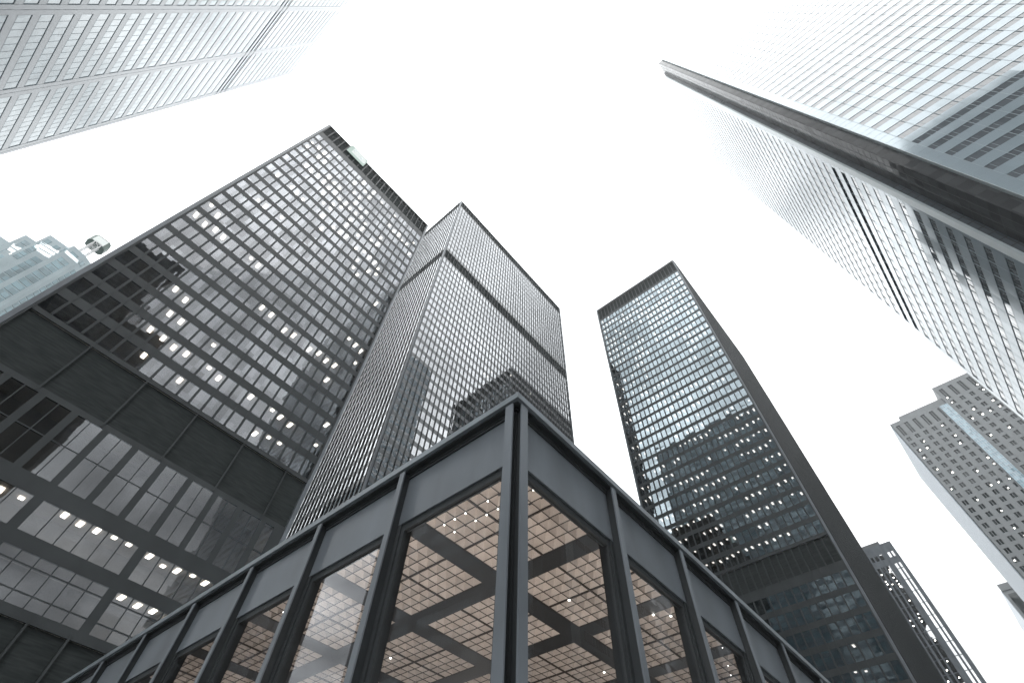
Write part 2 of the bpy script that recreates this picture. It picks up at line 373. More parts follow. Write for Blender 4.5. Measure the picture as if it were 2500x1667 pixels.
# ---- blue grey tower with many lit ceilings
A3 = 102.4
def z3(q): return q * A3 + EYE
F3 = Face('-x', A3); Y0, Y1 = 8.87, .4485 * A3; H3 = z3(1.797)
u3 = [(Y0 + .55 + k * 1.502, Y0 + .55 + k * 1.502 + 1.23) for k in range(24)]
rows3 = [(z3(1.704 - .03630 * k - .0262), z3(1.704 - .03630 * k)) for k in range(31)]
rows3 += [(z3(.512 - .0363 * k - .0262), z3(.512 - .0363 * k)) for k in range(9)]
t3 = steel_tower('office_tower', 'black tower reflecting blue grey sky with a row of tall louvres along its top', A3, 165, Y0, Y1, H3,
    [dict(F=F3, span=(Y0 + .43, Y1 - .43), u=u3, rows=rows3, bands=[(z3(1.717), z3(1.785)), (z3(.530), z3(.582))], glass='blueg',
          mull=[(a - .135, 12, H3 + .02, .27) for a, b in u3] + [(u3[-1][1] + .135, 12, H3, .27)], proud=.2, flange=.12,
          lit=lambda r, n: (.30 if r < 9 else .56 if r < 20 else .42 if r < 30 else .55), depths=(.15, .4, .8), lsize=(.36, 1.0), seed=47),
     dict(F=Face('-y', Y0), span=(A3 + .43, 164.5), u=[(A3 + .7 + k * 1.524, A3 + 1.9 + k * 1.524) for k in range(40)], rows=rows3, bands=[(z3(1.717), z3(1.785))], glass='blueg',
          mull=[(A3 + .56 + k * 1.524, 12, H3 + .02, .3) for k in range(41)], proud=.3, flange=.2, lit=lambda r, n: 0, depths=(.3,), lsize=(.3, .3), seed=3)], 'black steel office towers')

# ================================================================= WHITE TOWER upper left
AF = 49.0
def zf(q): return q * AF + EYE
FF = Face('+x', -AF); HF = zf(4.93)
tf = thing('office_tower', 'white panelled tower with long window strips between pale piers, edge slanting to the sky', 'office tower', (-AF - 25, 60, 0))
yE = 1.932 * AF
MB().box(-AF - 48, -AF - .5, 18, yE, 0, HF - .5).build('wall', M['white'], tf)
MB().box(-AF - 48.1, -AF + .02, 17.9, yE + .1, HF - .5, HF).build('parapet', M['white'], tf)
strips = [(.49, .805), (.845, 1.16), (1.2, 1.5385), (1.578, 1.897)]
rowsf = [zf(1.8585 + .0876 * k) for k in range(-19, 35)]
win = []; frames = []
for si, (a, b) in enumerate(strips):
    for z in rowsf:
        if z + .058 * AF > HF - 2: continue
        mech = 3.62 * AF < z < 3.80 * AF
        ya, yb = a * AF, b * AF; zb = z + .0575 * AF
        def f(mb, ya=ya, yb=yb, z=z, zb=zb): FF.box(mb, ya + .12, yb - .12, -.26, -.09, z + .12, zb - .1)
        c = [FF.pt(ya, 0, z), FF.pt(yb, 0, z), FF.pt(yb, 0, zb), FF.pt(ya, 0, zb)]
        win.append((f, c))
        def g(mb, ya=ya, yb=yb, z=z, zb=zb):
            FF.box(mb, ya, yb, -.3, -.035, z, z + .13); FF.box(mb, ya, yb, -.3, -.035, zb - .11, zb)
            FF.box(mb, ya, ya + .12, -.3, -.035, z + .13, zb - .11); FF.box(mb, yb - .12, yb, -.3, -.035, z + .13, zb - .11)
            n = 11; p = (yb - ya - .24) / n
            for k in range(1, n): FF.box(mb, ya + .12 + k * p - .04, ya + .12 + k * p + .04, -.25, -.075, z + .13, zb - .11)
        frames.append((g, c))
many('window', win, M['fcglass'], tf, 100)
many('window_frame', frames, M['fcframe'], tf, 100)
for z in rowsf[:-1]:       # spandrel courses
    s = MB(); FF.box(s, 18, yE, -.5, -.03, z - (.0876 - .0575) * AF, z); s.build('spandrel', M['white'], tf)
edges = [18] + [x * AF for ab in strips for x in ab] + [yE]
for i in range(0, len(edges), 2):
    a, b = edges[i], edges[i + 1]; mid = (a + b) / 2
    s = MB(); FF.box(s, a, mid - .05, -.5, 0, 0, HF - .5); FF.box(s, mid + .05, b, -.5, 0, 0, HF - .5); FF.box(s, mid - .05, mid + .05, -.5, -.06, 0, HF - .5)
    s.build('pier', M['white'], tf)
s = MB(); FF.box(s, 18, yE, -.5, -.03, zf(1.8585 + .0876 * 33 + .0575), HF - .5); s.build('spandrel', M['white'], tf)
for q in (3.66, 3.715, 3.775):
    s = MB(); FF.box(s, 18.2, yE - .2, -.1, .03, zf(q) - .22, zf(q) + .22); s.build('louvre', M['joint'], tf)

# ================================================================= SILVER TOWER upper right
AS = 52.0; BS = -30.0; FL = .0705 * AS; HS = 4.8 * AS + EYE
ts = thing('office_tower', 'silver striped tower with stainless bands and a dark recessed corner slot', 'office tower', (90, -60, 0))
yN = -.6315 * AS; yC = -.589 * AS - .3; xC = AS + .62; xN = 57.6; xM = 59.15; xE = 109
# solid body behind the skins
MB().prism([(AS + .9, -110), (xE - .3, -110), (xE - .3, BS - .4), (xN + .2, BS - .4), (xN + .2, yC - .3), (xC + .3, yC - .3), (xC + .3, yN - .2), (AS + .9, yN - .2)], 0, HS - .3).build('wall', M['joint'], ts)
FU = Face('-x', AS); FLo = Face('+y', BS)
nfl = int(HS / FL)
zoff = (1.7991 * AS + EYE) % FL        # top of a glass strip
gl = []; gl2 = []; slits = []
for k in range(0, nfl + 1):
    zt = zoff + k * FL; zb = zt - .029 * AS; zprev = zt - FL
    if zt > HS - 1: zt = HS - 1
    if zb < 6: continue
    lo = BS * 0
    # upper face (along y, from yN - plain strip down to -110)
    ye = -.6634 * AS
    gl.append((lambda mb, zb=zb, zt=zt: FU.box(mb, -110, ye, -.22, -.06, zb, zt), [FU.pt(ye - 25, 0, zb), FU.pt(ye, 0, zb), FU.pt(ye, 0, zt), FU.pt(ye - 25, 0, zt)]))
    s = MB(); FU.box(s, -110, ye, -.3, 0, zprev, zb); s.build('spandrel', M['inox'], ts)
    q = (zt - EYE) / 30
    mech = 3.27 < q < 3.50
    x0 = 60.6
    if mech: slits.append((zb, zt))
    else: gl2.append((lambda mb, zb=zb, zt=zt: FLo.box(mb, x0, xE - 1.2, -.22, -.06, zb, zt), [FLo.pt(x0, 0, zb), FLo.pt(x0 + 25, 0, zb), FLo.pt(x0 + 25, 0, zt), FLo.pt(x0, 0, zt)]))
    s = MB(); FLo.box(s, x0, xE - 1.2, -.3, 0, zprev, zb); s.build('spandrel', M['inox'], ts)
many('window', gl[::1], M['inoxg'], ts, 60); many('window', gl2, M['inoxs'], ts, 40)
for a, b in slits:
    s = MB(); FLo.box(s, x0, xE - 1.2, -.6, -.3, a, b); s.build('louvre', M['slit'], ts)
s = MB(); FU.box(s, -.6634 * AS, yN, -.3, 0, 0, HS); s.build('corner_panel', M['inox'], ts)
s = MB(); FLo.box(s, xN + .003, 60.6, -.3, .0, 0, HS); s.build('corner_panel', M['inox'], ts)
s = MB(); FLo.box(s, xE - 1.2, xE, -.3, 0, 0, HS); s.build('corner_panel', M['inox'], ts)
s = MB(); FLo.box(s, xN - .02, xM, 0, .35, 0, HS); s.build('corner_trim', M['trim'], ts)
s = MB(); s.box(AS + .012, xC, yN - .005, yN + .06, 0, HS); s.build('corner_trim', M['trim'], ts)
# joints
js = []
for k in range(0, 28):
    y = -.6634 * AS - k * .0528 * AS
    if y < -109: break
    s = MB(); FU.box(s, y - .035, y + .035, -.2, .012, 0, HS); s.build('joint', M['inoxjoint'], ts)
for k in range(1, 18):
    x = 60.6 + k * 2.745
    s = MB(); FLo.box(s, x - .03, x + .03, -.2, .012, 0, HS); s.build('joint', M['inoxjoint'], ts)
s = MB()
for k in range(0, 56):
    y = -.6634 * AS - (k + .5) * .5 * .0528 * AS
    if y > -108 and k % 2 == 1 or True:
        for kk in range(8, nfl):
            zt = zoff + kk * FL
            if k < 40: FU.box(s, y - .02, y + .02, -.1, -.045, zt - .029 * AS, zt)
s.build('window_bar', M['inoxjoint'], ts)
s = MB()
for k in range(0, 36):
    x = 60.6 + (k + .5) * 1.3725
    if x < xE - 1.5:
        for kk in range(8, nfl):
            zt = zoff + kk * FL; q = (zt - EYE) / 30
            if not 3.27 < q < 3.50: FLo.box(s, x - .02, x + .02, -.1, -.045, zt - .029 * AS, zt)
s.build('window_bar', M['inoxjoint'], ts)
s = MB()
for kk in range(8, nfl):
    zt = zoff + kk * FL
    for zz in (zt, zt - .029 * AS):
        FU.box(s, -.6634 * AS + .04, yN - .02, -.1, .01, zz - .02, zz + .02); FLo.box(s, xM + .02, 60.57, -.1, .012, zz - .03, zz + .03)
        FLo.box(s, x0, xE - 1.2, -.1, .01, zz - .03, zz + .03)
s.build('panel_joint', M['inoxjoint'], ts)
# black corner glass
s = MB(); s.box(xC, xC + .3, yC - .01, yN + .061, 0, HS); s.build('corner_glass', M['notch'], ts)
s = MB(); s.box(xC, xN - .03, yC - .3, yC, 0, HS + .0); s.build('corner_glass', M['notch'], ts)
s = MB(); s.box(xN, xN + .25, yC + .0, BS - .001, 0, HS); s.build('return_glass', M['inoxg'], ts)
s = MB()
for k in range(8, 2 * nfl):
    zz = zoff + k * FL / 2
    if zz < HS - .5:
        s.box(xN - .04, xN, yC + .003, BS - .02, zz - .05, zz + .05)
        s.box(xC, xN - .05, yC, yC + .015, zz - .02, zz + .02); s.box(xC - .015, xC, yN + .07, yC - .0, zz - .02, zz + .02)
for yy in (yC + .25,): s.box(xN - .05, xN, yy - .04, yy + .04, 0, HS)
for xx in (xC + 1.6, xC + 3.2): s.box(xx - .04, xx + .04, yC, yC + .02, 0, HS)
s.build('corner_joint', M['slit'], ts)

# ================================================================= GREY GRANITE TOWER right
AG = 275.0
def zg(q): return q * AG + EYE
FG = Face('-x', AG); tg = thing('office_tower', 'grey stone tower with small paired windows, stepped roof and a pale blue glass bay', 'office tower', (AG + 25, -80, 0))
yc = -.1128 * AG
MB().box(AG + .9, AG + 52, -.2 * AG, yc - .02, 0, zg(.7415)).build('wall', M['granite'], tg)
MB().box(AG + .9, AG + 50, -.2131 * AG, -.1335 * AG, zg(.7415), zg(.7520)).build('wall', M['granite'], tg)
MB().box(AG + .9, AG + 50, -.42 * AG, -.2131 * AG, 0, zg(.7780)).build('wall', M['granite'], tg)
MB().box(AG + .9, AG + 50, -.2131 * AG, -.2 * AG, 0, zg(.7415)).build('wall', M['granite'], tg)
gw = []; gl_ = []; rg = random.Random(5); nzg = noise2(77)
colsL = [-.1186 - .01495 * k for k in range(6)]; colsR = [-.2186 - .0160 * k for k in range(12)]
cur = yc; piers = []
for side, cols, ztop, yEnd in (('l', colsL, .7415, -.197 * AG), ('r', colsR, .778, -.42 * AG)):
    if side == 'r': cur = -.2125 * AG
    zrt = .7325 if side == 'l' else .7683
    for ci, q in enumerate(cols):
        ya, yb = q * AG, (q - .0068) * AG
        s = MB(); FG.box(s, ya, cur, -1, 0, 0, zg(ztop)); s.build('pier', M['granite'], tg)
        cur = yb
        s = MB(); FG.box(s, yb, ya, -.9, -.05, zg(zrt), zg(ztop))
        z = zrt; first = True; k = 0
        while z > .22:
            h = .026 if k == 0 else .0085
            za, zb = zg(z - h), zg(z)
            mid = (ya + yb) / 2
            for (p, r_) in ((yb, mid - .1), (mid + .1, ya)):
                gw.append((lambda mb, p=p, r_=r_, za=za, zb=zb: FG.box(mb, p, r_, -.5, -.4, za, zb), [FG.pt(p, 0, za), FG.pt(r_, 0, za), FG.pt(r_, 0, zb), FG.pt(p, 0, zb)]))
                if rg.random() < .13:
                    rr_ = rg.uniform(.35, .55); zz = za + rg.uniform(.2, 1.2)
                    gl_.append((lambda mb, p=p, r_=r_, zz=zz, rr_=rr_: FG.box(mb, (p + r_) / 2 - rr_ / 2, (p + r_) / 2 + rr_ / 2, -.39, -.33, zz, zz + rr_ * 1.3), [FG.pt(p, 0, zz), FG.pt(r_, 0, zz), FG.pt(r_, 0, zz + .9), FG.pt(p, 0, zz + .9)]))
            FG.box(s, mid - .1, mid + .1, -.9, -.12, za, zb)
            nzt = z - h - .0061 if k else z - h - .006
            FG.box(s, yb, ya, -.9, -.05, zg(nzt), za); z = nzt; k += 1
        FG.box(s, yb, ya, -.9, -.05, 0, zg(z)); s.build('spandrel', M['granite'], tg)
    s = MB(); FG.box(s, yEnd, cur, -1, 0, 0, zg(ztop)); s.build('pier', M['granite'], tg)
many('window', gw, M['dglass'], tg, 100); many('window_light', gl_, M['lampw'], tg, 60)
s = MB(); FG.box(s, -.2122 * AG, -.1985 * AG, 0, .5, 0, zg(.7335)); bay = s.build('glass_bay', M['blue'], tg)
s = MB()
for k in range(60, 104): FG.box(s, -.2123 * AG, -.1984 * AG, .5, .56, k * 1.95, k * 1.95 + .16)
for k in range(5): FG.box(s, -.1987 * AG - k * .93 - .05, -.1987 * AG - k * .93 + .05, .5, .58, 100, zg(.7335))
s.build('glazing_bar', M['rib'], bay)
FGs = Face('+y', yc)
for k in range(34):
    x = AG + .6 + k * 1.53
    s = MB(); FGs.box(s, x, x + .8, -.01, .45, 0, zg(.735)); s.build('rib', M['rib'], tg)
s = MB(); FGs.box(s, AG, AG + 52, -.3, .0, 0, zg(.741)); s.build('side_wall', M['rib'], tg)

# ================================================================= SMALL DARK TOWER with white panes
A4 = 200.0
def z4(q): return q * A4 + EYE
F4 = Face('-x', A4); y4 = .0079 * A4
td = thing('office_tower', 'slim dark tower with narrow bright pane columns behind the blue grey black tower', 'office tower', (A4 + 15, 15, 0))
MB().box(A4 + .3, A4 + 30, y4, .11 * A4, 0, z4(.5335)).build('wall', M['steel2'], td)
MB().box(A4 + 1.5, A4 + 28, .0245 * A4, .10 * A4, z4(.5335), z4(.543)).build('penthouse', M['granite'], td)
c4 = [(.0128, .0155), (.0182, .0218), (.0305, .0362), (.0385, .043), (.046, .050), (.0585, .064), (.067, .072), (.075, .080)]
w4 = []; s = MB()
zr = []
k = 0; z = .4963
zr.append((.4875, .4963))
z = .4867
while z > .06: zr.append((z - .0092, z)); zr.append((z - .0184, z - .0094)); z -= .0191
zr.append((.5075, .5170))
prev = y4
for (a, b) in c4:
    s = MB(); F4.box(s, prev, a * A4, -.3, 0, 0, z4(.5335)); s.build('pier', M['steel2'], td); prev = b * A4
    s = MB(); zz = z4(.5335)
    for (p, q) in sorted(zr, reverse=True):
        if zz - z4(q) > .1: F4.box(s, a * A4, b * A4, -.3, -.02, z4(q), zz)
        zz = z4(p)
        w4.append((lambda mb, a=a, b=b, p=p, q=q: F4.box(mb, a * A4, b * A4, -.2, -.12, z4(p), z4(q)), [F4.pt(a * A4, 0, z4(p)), F4.pt(b * A4, 0, z4(p)), F4.pt(b * A4, 0, z4(q)), F4.pt(a * A4, 0, z4(q))]))
    s.build('spandrel', M['steel2'], td)
s = MB(); F4.box(s, prev, .11 * A4, -.3, 0, 0, z4(.5335)); s.build('pier', M['steel2'], td)
many('window', w4, M['tglass'], td, 100)
r4 = random.Random(9); l4 = []
for i in range(46):
    q = r4.uniform(.2, .50); y = r4.choice((.0325, .034, .041, .0475, .06)) * A4
    l4.append((lambda mb, q=q, y=y: F4.box(mb, y, y + .28, -.11, -.07, z4(q), z4(q) + .28), [F4.pt(y, 0, z4(q)), F4.pt(y + .3, 0, z4(q)), F4.pt(y + .3, 0, z4(q) + .3), F4.pt(y, 0, z4(q) + .3)]))
many('window_light', l4, M['lampw'], td, 60)

# ================================================================= LOW CORNER BUILDING bottom right
A5 = 420.0; y5 = -.0796 * A5
tb = thing('office_tower', 'distant low block with beige slatted opening at the lower right edge', 'office tower', (A5 + 30, -60, 0))
h5 = .4237 * A5 + EYE; F5 = Face('-x', A5)
MB().box(A5 + .5, A5 + 58, -.2 * A5, y5, 0, h5 - 4.3).build('wall', M['granite'], tb)
s = MB()
for k in range(12): F5.box(s, y5 - 1.1 - k * 1.1, y5 - .35 - k * 1.1, -.2, .15, h5 - 4.2, h5 - .3)
F5.box(s, -.2 * A5, y5, -.6, -.2, h5 - 4.3, h5); s.build('parapet', M['granite'], tb)
s = MB(); F5.box(s, y5 - 30, y5 - 1.6, -.5, .05, 20, h5 - 6.5); s.build('louvre_wall', M['dglass'], tb)
s = MB()
for k in range(5): F5.box(s, -.094 * A5 - 6.2, -.094 * A5, .05, .4, .4045 * A5 - k * 1.6, .4045 * A5 - k * 1.6 + .8)
s.build('slats', M['slats'], tb)
s = MB(); s.box(A5 + .2, A5 + 57, y5, y5 + .4, 0, h5 - 4); s.build('side_wall', M['rib'], tb)

# ================================================================= STEPPED PALE TOWER left, with its mast sign
te = thing('office_tower', 'pale blue glass tower with stepped saw tooth corners, far behind the wide black tower', 'office tower', (-85, 260, 0))
Z5 = 230 + EYE
up = [(-112, 276), (-101.5, 276), (-101.5, 264.2), (-91.5, 264.2), (-91.2, 253.2), (-83.2, 253), (-83, 243.4), (-74.5, 243.4), (-72.5, 240), (-66, 241.5), (-62.8, 243.3), (-60.5, 249), (-60.5, 300), (-112, 300)]
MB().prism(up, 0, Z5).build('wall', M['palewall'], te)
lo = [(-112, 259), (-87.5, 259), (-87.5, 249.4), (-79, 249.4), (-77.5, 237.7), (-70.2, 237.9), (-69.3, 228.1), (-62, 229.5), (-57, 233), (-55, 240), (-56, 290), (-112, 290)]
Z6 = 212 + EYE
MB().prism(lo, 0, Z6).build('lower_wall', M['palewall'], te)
def seg_facade(poly, H, n_edges, zbot, seed, name='window'):
    r = random.Random(seed); it = []; lt = []
    for i in range(n_edges):
        a = Vector(poly[i]); b = Vector(poly[i + 1]); L = (b - a).length; d = (b - a) / L; nn = Vector((d.y, -d.x))
        if L < 3: continue
        ns = max(1, int(L / 4.2)); w = L / ns
        for k in range(ns):
            u0 = k * w + w * .26; u1 = k * w + w * .80
            z = H - 3.2
            while z > zbot:
                def f(mb, a=a, d=d, nn=nn, u0=u0, u1=u1, z=z):
                    pts = []
                    n = len(mb.v)
                    for u, o in ((u0, -.15), (u1, -.15), (u1, .12), (u0, .12)):
                        p = a + d * u + nn * o; pts.append((p.x, p.y))
                    mb.prism(pts, z - 2.9, z)
                p0 = a + d * u0 + nn * .12; p1 = a + d * u1 + nn * .12
                it.append((f, [(p0.x, p0.y, z - 2.9), (p1.x, p1.y, z - 2.9), (p1.x, p1.y, z), (p0.x, p0.y, z)]))
                if r.random() < .10:
                    pm = a + d * ((u0 + u1) / 2) + nn * .2
                    lt.append((lambda mb, pm=pm, z=z: mb.box(pm.x - .45, pm.x + .45, pm.y - .45, pm.y + .45, z - 1.5, z - .4), [(pm.x - .5, pm.y, z - 1.6), (pm.x + .5, pm.y, z - 1.6), (pm.x + .5, pm.y, z - .5), (pm.x - .5, pm.y, z - .5)]))
                z -= 3.5
    return it, lt
i1, l1 = seg_facade(up, Z5, 11, Z6 - 4, 3); i2, l2 = seg_facade(lo, Z6, 9, 120, 4)
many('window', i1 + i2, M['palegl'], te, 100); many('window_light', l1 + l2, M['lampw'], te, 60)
for (p, q, r_, s_) in (((-87.5, 252.5), (-79.2, 252.0), (-83.4, 253), (-91, 253.4)), ((-77.5, 242), (-70.2, 240), (-74.6, 243.5), (-83, 243.6)), ((-101, 263), (-88, 259.2), (-91.6, 264.1), (-101.4, 264.1)), ((-69.2, 233), (-62, 232), (-66, 241.3), (-72.4, 240))):
    s = MB(); zl, zh = Z6 + .02, Z6 + 13
    for k in range(4):
        t0, t1 = k / 4 + .02, (k + 1) / 4 - .03
        def P(t): return ((p[0] * (1 - t) + s_[0] * t), (p[1] * (1 - t) + s_[1] * t), zl + (zh - zl) * t)
        def Q(t): return ((q[0] * (1 - t) + r_[0] * t), (q[1] * (1 - t) + r_[1] * t), zl + (zh - zl) * t)
        s.poly([P(t0), Q(t0), Q(t1), P(t1)])
    s.build('skylight', M['skylight'], te)
# mast with box
tm = thing('mast_sign', 'dark green and white sign box on a lattice mast above the pale stepped tower', 'sign', (-69.6, 246.6, Z5))
s = MB(); mx0, mx1, my0, my1 = -71.3, -67.9, 244.9, 248.3
for x in (mx0, mx1):
    for y in (my0, my1): s.bar((x, y, Z5 - .1), (x, y, 248), .16)
s.build('mast_leg', M['mast'], tm)
s = MB()
for k in range(5):
    za, zb = Z5 + k * 3.3, Z5 + (k + 1) * 3.3
    for (p, q) in (((mx0, my0), (mx1, my0)), ((mx1, my0), (mx1, my1)), ((mx0, my0), (mx0, my1)), ((mx0, my1), (mx1, my1))):
        s.bar((*p, za), (*q, zb), .1); s.bar((*q, za), (*p, zb), .1); s.bar((*p, zb), (*q, zb), .1)
s.build('bracing', M['mast'], tm)
s = MB().prism([(-74.6, 246.8), (-73.2, 245.15), (-66.9, 245.15), (-65.5, 246.8), (-65.5, 250.5), (-67, 252), (-73.2, 252), (-74.6, 250.5)], 247.4, 252.6); bx = s.build('sign_box', M['green'], tm)
s = MB(); s.box(-72.95, -67.3, 244.95, 245.14, 247.9, 253.2); s.build('sign_face', M['signw'], bx)
s = MB(); s.prism([(-74.4, 246.5), (-73.1, 244.9), (-67.1, 244.9), (-65.7, 246.5), (-65.7, 251), (-74.4, 251)], 252.62, 253.1); s.build('sign_cap', M['green'], bx)

# ================================================================= GLASS PAVILION in front
PX, PY = 5.33, 4.70            # plane of the wall on the two street sides
WX, WY = 5.18, 4.56            # plane of fascia and glazing
FX, FY = 4.968, 4.346          # outer flange planes
P = 3.1; NB = 13; ZT = 7.863 + EYE; ZC = 6.57 + EYE; ZF = 6.335 + EYE
tp = thing('glass_pavilion', 'low black steel pavilion with tall glass bays and a glowing coffered ceiling', 'pavilion', (PX, PY, 0))
EX, EY = PX + NB * P, PY + NB * P
def fasc(F, n, c0):
    for k in range(n):
        a = c0 + k * P; b = a + P
        s = MB(); F.box(s, a + .032, b - .032, -.12, 0, ZF, ZT - .25); s.build('fascia_panel', M['steel2'], tp)
        s = MB(); F.box(s, a + .035, b - .035, -.02, .035, ZT - .32, ZT - .255); s.build('fascia_rail', M['recess'], tp)
        # window head, jambs
        s = MB(); F.box(s, a + .13, b - .13, -.16, -.045, ZF - .16, ZF - .001)
        F.box(s, a + .13, a + .22, -.16, -.045, 0, ZF - .16); F.box(s, b - .22, b - .13, -.16, -.045, 0, ZF - .16); s.build('window_frame', M['recess'], tp)
        s = MB(); F.box(s, a + .22, b - .22, -.12, -.09, .1, ZF - .16); s.build('window', M['clear'], tp)
def column(F, u, name='column'):
    s = MB(); F.box(s, u - .08, u + .08, .178, .212, 0, ZT - .22); s.build('column_flange', M['steel2'], tp)
    s = MB(); F.box(s, u - .03, u + .03, -.004, .178, 0, ZT - .22)
    F.box(s, u - .13, u + .13, -.30, -.003, 0, ZF - .002); s.build(name, M['recess'], tp)
WL = Face('-x', WX); WR = Face('-y', WY)
fasc(WL, NB, PY); fasc(WR, NB, PX)
for k in range(1, NB + 1): column(WL, PY + k * P); column(WR, PX + k * P)
# corner: two flanges with a re-entrant post between
s = MB(); s.box(FX - .005, FX + .03, FY + .13, FY + .32, 0, ZT - .22); s.box(FX + .13, FX + .32, FY - .005, FY + .03, 0, ZT - .22); s.build('corner_flange', M['steel2'], tp)
s = MB(); s.box(FX + .03, FX + .199, FY + .24, FY + .27, 0, ZT - .252); s.box(FX + .24, FX + .27, FY + .03, FY + .199, 0, ZT - .252); s.build('corner_web', M['recess'], tp)
s = MB(); s.box(FX + .20, WX + .16, FY + .20, WY + .16, 0, ZT - .252); s.build('corner_post', M['recess'], tp)
# roof cap along the two sides
s = MB(); s.box(FX - .03, FX + .3, FY - .03, EY, ZT - .16, ZT); s.box(FX + .3, EX, FY - .03, FY + .3, ZT - .16, ZT); s.build('roof_cap', M['cap'], tp)
s = MB(); s.box(FX + .05, WX + .1, FY + .05, EY, ZT - .20, ZT - .161); s.box(WX + .1, EX, FY + .05, WY + .1, ZT - .20, ZT - .161); s.box(WX - .05, WX + .09, WY - .05, EY, ZT - .249, ZT - .201); s.box(WX + .09, EX, WY - .05, WY + .09, ZT - .249, ZT - .201); s.build('cap_soffit', M['recess'], tp)
MB().box(FX + .31, EX, FY + .31, EY, ZT - .15, ZT - .02).build('roof', M['panel'], tp)
MB().box(PX, EX, PY, EY, .01, .1).build('floor', M['floor'], tp)
# ceiling beams
s = MB(); s.box(WX + .17, PX + .288, WY + .17, EY, ZC - .021, ZT - .3); s.box(PX + .288, EX, WY + .17, PY + .288, ZC - .021, ZT - .3); s.build('perimeter_beam', M['beam'], tp)
for k in range(0, NB + 1):
    s = MB(); y = PY + k * P; s.box(PX + .3, EX, max(y - .29, PY + .289), max(y + .29, PY + .30), ZC - .02, ZT - .3); s.build('ceiling_beam', M['beam'], tp)
for k in range(0, NB + 1):
    for j in range(NB):
        if k + j < 16:
            s = MB(); x = PX + k * P; s.box(max(x - .29, PX + .289), max(x + .29, PX + .30), PY + j * P + (.29 if j else .32), PY + (j + 1) * P - .29, ZC - .02, ZT - .3); s.build('ceiling_beam', M['beam'], tp)
# coffer fields
def field(mb, x, y):
    n = 8; c = (P - .58) / n; d = .24
    for i in range(n):
        for j in range(n):
            x0_, y0_ = x + i * c, y + j * c; g = .012; xm, ym = x0_ + c / 2, y0_ + c / 2; q = .006
            a = [(x0_ + g, y0_ + g, ZC), (x0_ + c - g, y0_ + g, ZC), (x0_ + c - g, y0_ + c - g, ZC), (x0_ + g, y0_ + c - g, ZC)]
            b = [(xm - q, ym - q, ZC + d), (xm + q, ym - q, ZC + d), (xm + q, ym + q, ZC + d), (xm - q, ym + q, ZC + d)]
            for e in range(4): mb.poly([a[e], b[e], b[(e + 1) % 4], a[(e + 1) % 4]])
            mb.poly([b[3], b[2], b[1], b[0]])
def gridf(mb, x, y):
    n = 8; c = (P - .58) / n; L = P - .58
    for i in range(n + 1):
        h = .018 if i == 4 else .007
        mb.box(x + i * c - h, x + i * c + h, y, y + L, ZC - .012 - (.02 if i == 4 else 0), ZC + .004)
        mb.box(x, x + L, y + i * c - h, y + i * c + h, ZC - .010 - (.02 if i == 4 else 0), ZC + .003)
fi = []; gi = []
for i in range(NB):
    for j in range(NB):
        x, y = PX + .29 + i * P, PY + .29 + j * P; L = P - .58
        c = [(x, y, ZC), (x + L, y, ZC), (x + L, y + L, ZC), (x, y + L, ZC)]
        fi.append((lambda mb, x=x, y=y: field(mb, x, y), c)); gi.append((lambda mb, x=x, y=y: gridf(mb, x, y), c))
many('ceiling_panel', fi, M['coffer'], tp, 100)
many('ceiling_grid', gi, M['grid'], tp, 100)
MB().box(PX + .1, EX, PY + .1, EY, ZC + .16, ZC + .2).build('ceiling_back', M['recess'], tp)
# little lamps at the grid crossings
c8 = (P - .58) / 8; rp = random.Random(3)
pts = [(0, 0, i, j) for i in range(0, 3) for j in range(0, 8) if rp.random() < .75] + [(rp.randrange(0, 7), rp.randrange(0, 7), rp.randrange(9), rp.randrange(9)) for _ in range(46)]
for (bi, bj, i, j) in pts:
    x = PX + .29 + bi * P + i * c8; y = PY + .29 + bj * P + j * c8; r_ = .012 if bi + bj == 0 else .022
    MB().box(x - r_, x + r_, y - r_, y + r_, ZC - .055, ZC - .034).build('downlight', M['lampd'], tp)

# ================================================================= behind the camera, seen only mirrored in glass
tk = thing('office_tower', 'black tower behind the viewer, seen only mirrored in the silver tower', 'office tower', (-44, -105, 0), 'black steel office towers')
MB().box(-62, -27, -125, -85, 0, 212).build('wall', M['kwall'], tk)
MB().box(-27, -9, -125, -86, 0, 172).build('lower_wall', M['kwall'], tk)
FK = Face('+x', -27); s = MB()
for k in range(50): FK.box(s, -124, -86, 0, .1, 175 + k * 0 + .0, 175.1) if k == 0 else None
for k in range(8): FK.box(s, -124, -86, .0, .1, 176 + k * 3.66, 178.2 + k * 3.66)
s.build('window_band', M['dglass'], tk)
FK = Face('+y', -85); s = MB()
for k in range(54): FK.box(s, -61, -28, .0, .1, 8 + k * 3.66, 10.3 + k * 3.66)
s.build('window_band', M['dglass'], tk)

# ================================================================= ground
s = MB(); s.poly([(-700, -700, 0), (700, -700, 0), (700, 700, 0), (-700, 700, 0)]); g = s.build('ground', M['ground'], kind='structure')
g['label'] = 'granite plaza paving'

# ================================================================= air
hz, hnt, ho = newmat('thin haze'); vol = N(hnt, 'ShaderNodeVolumePrincipled'); vol.inputs['Color'].default_value = (.93, .97, 1, 1); vol.inputs['Density'].default_value = .00013; vol.inputs['Anisotropy'].default_value = .3
hnt.links.new(vol.outputs[0], ho.inputs['Volume'])
MB().box(-720, 720, -720, 720, -1, 275).build('haze', hz, kind='stuff')
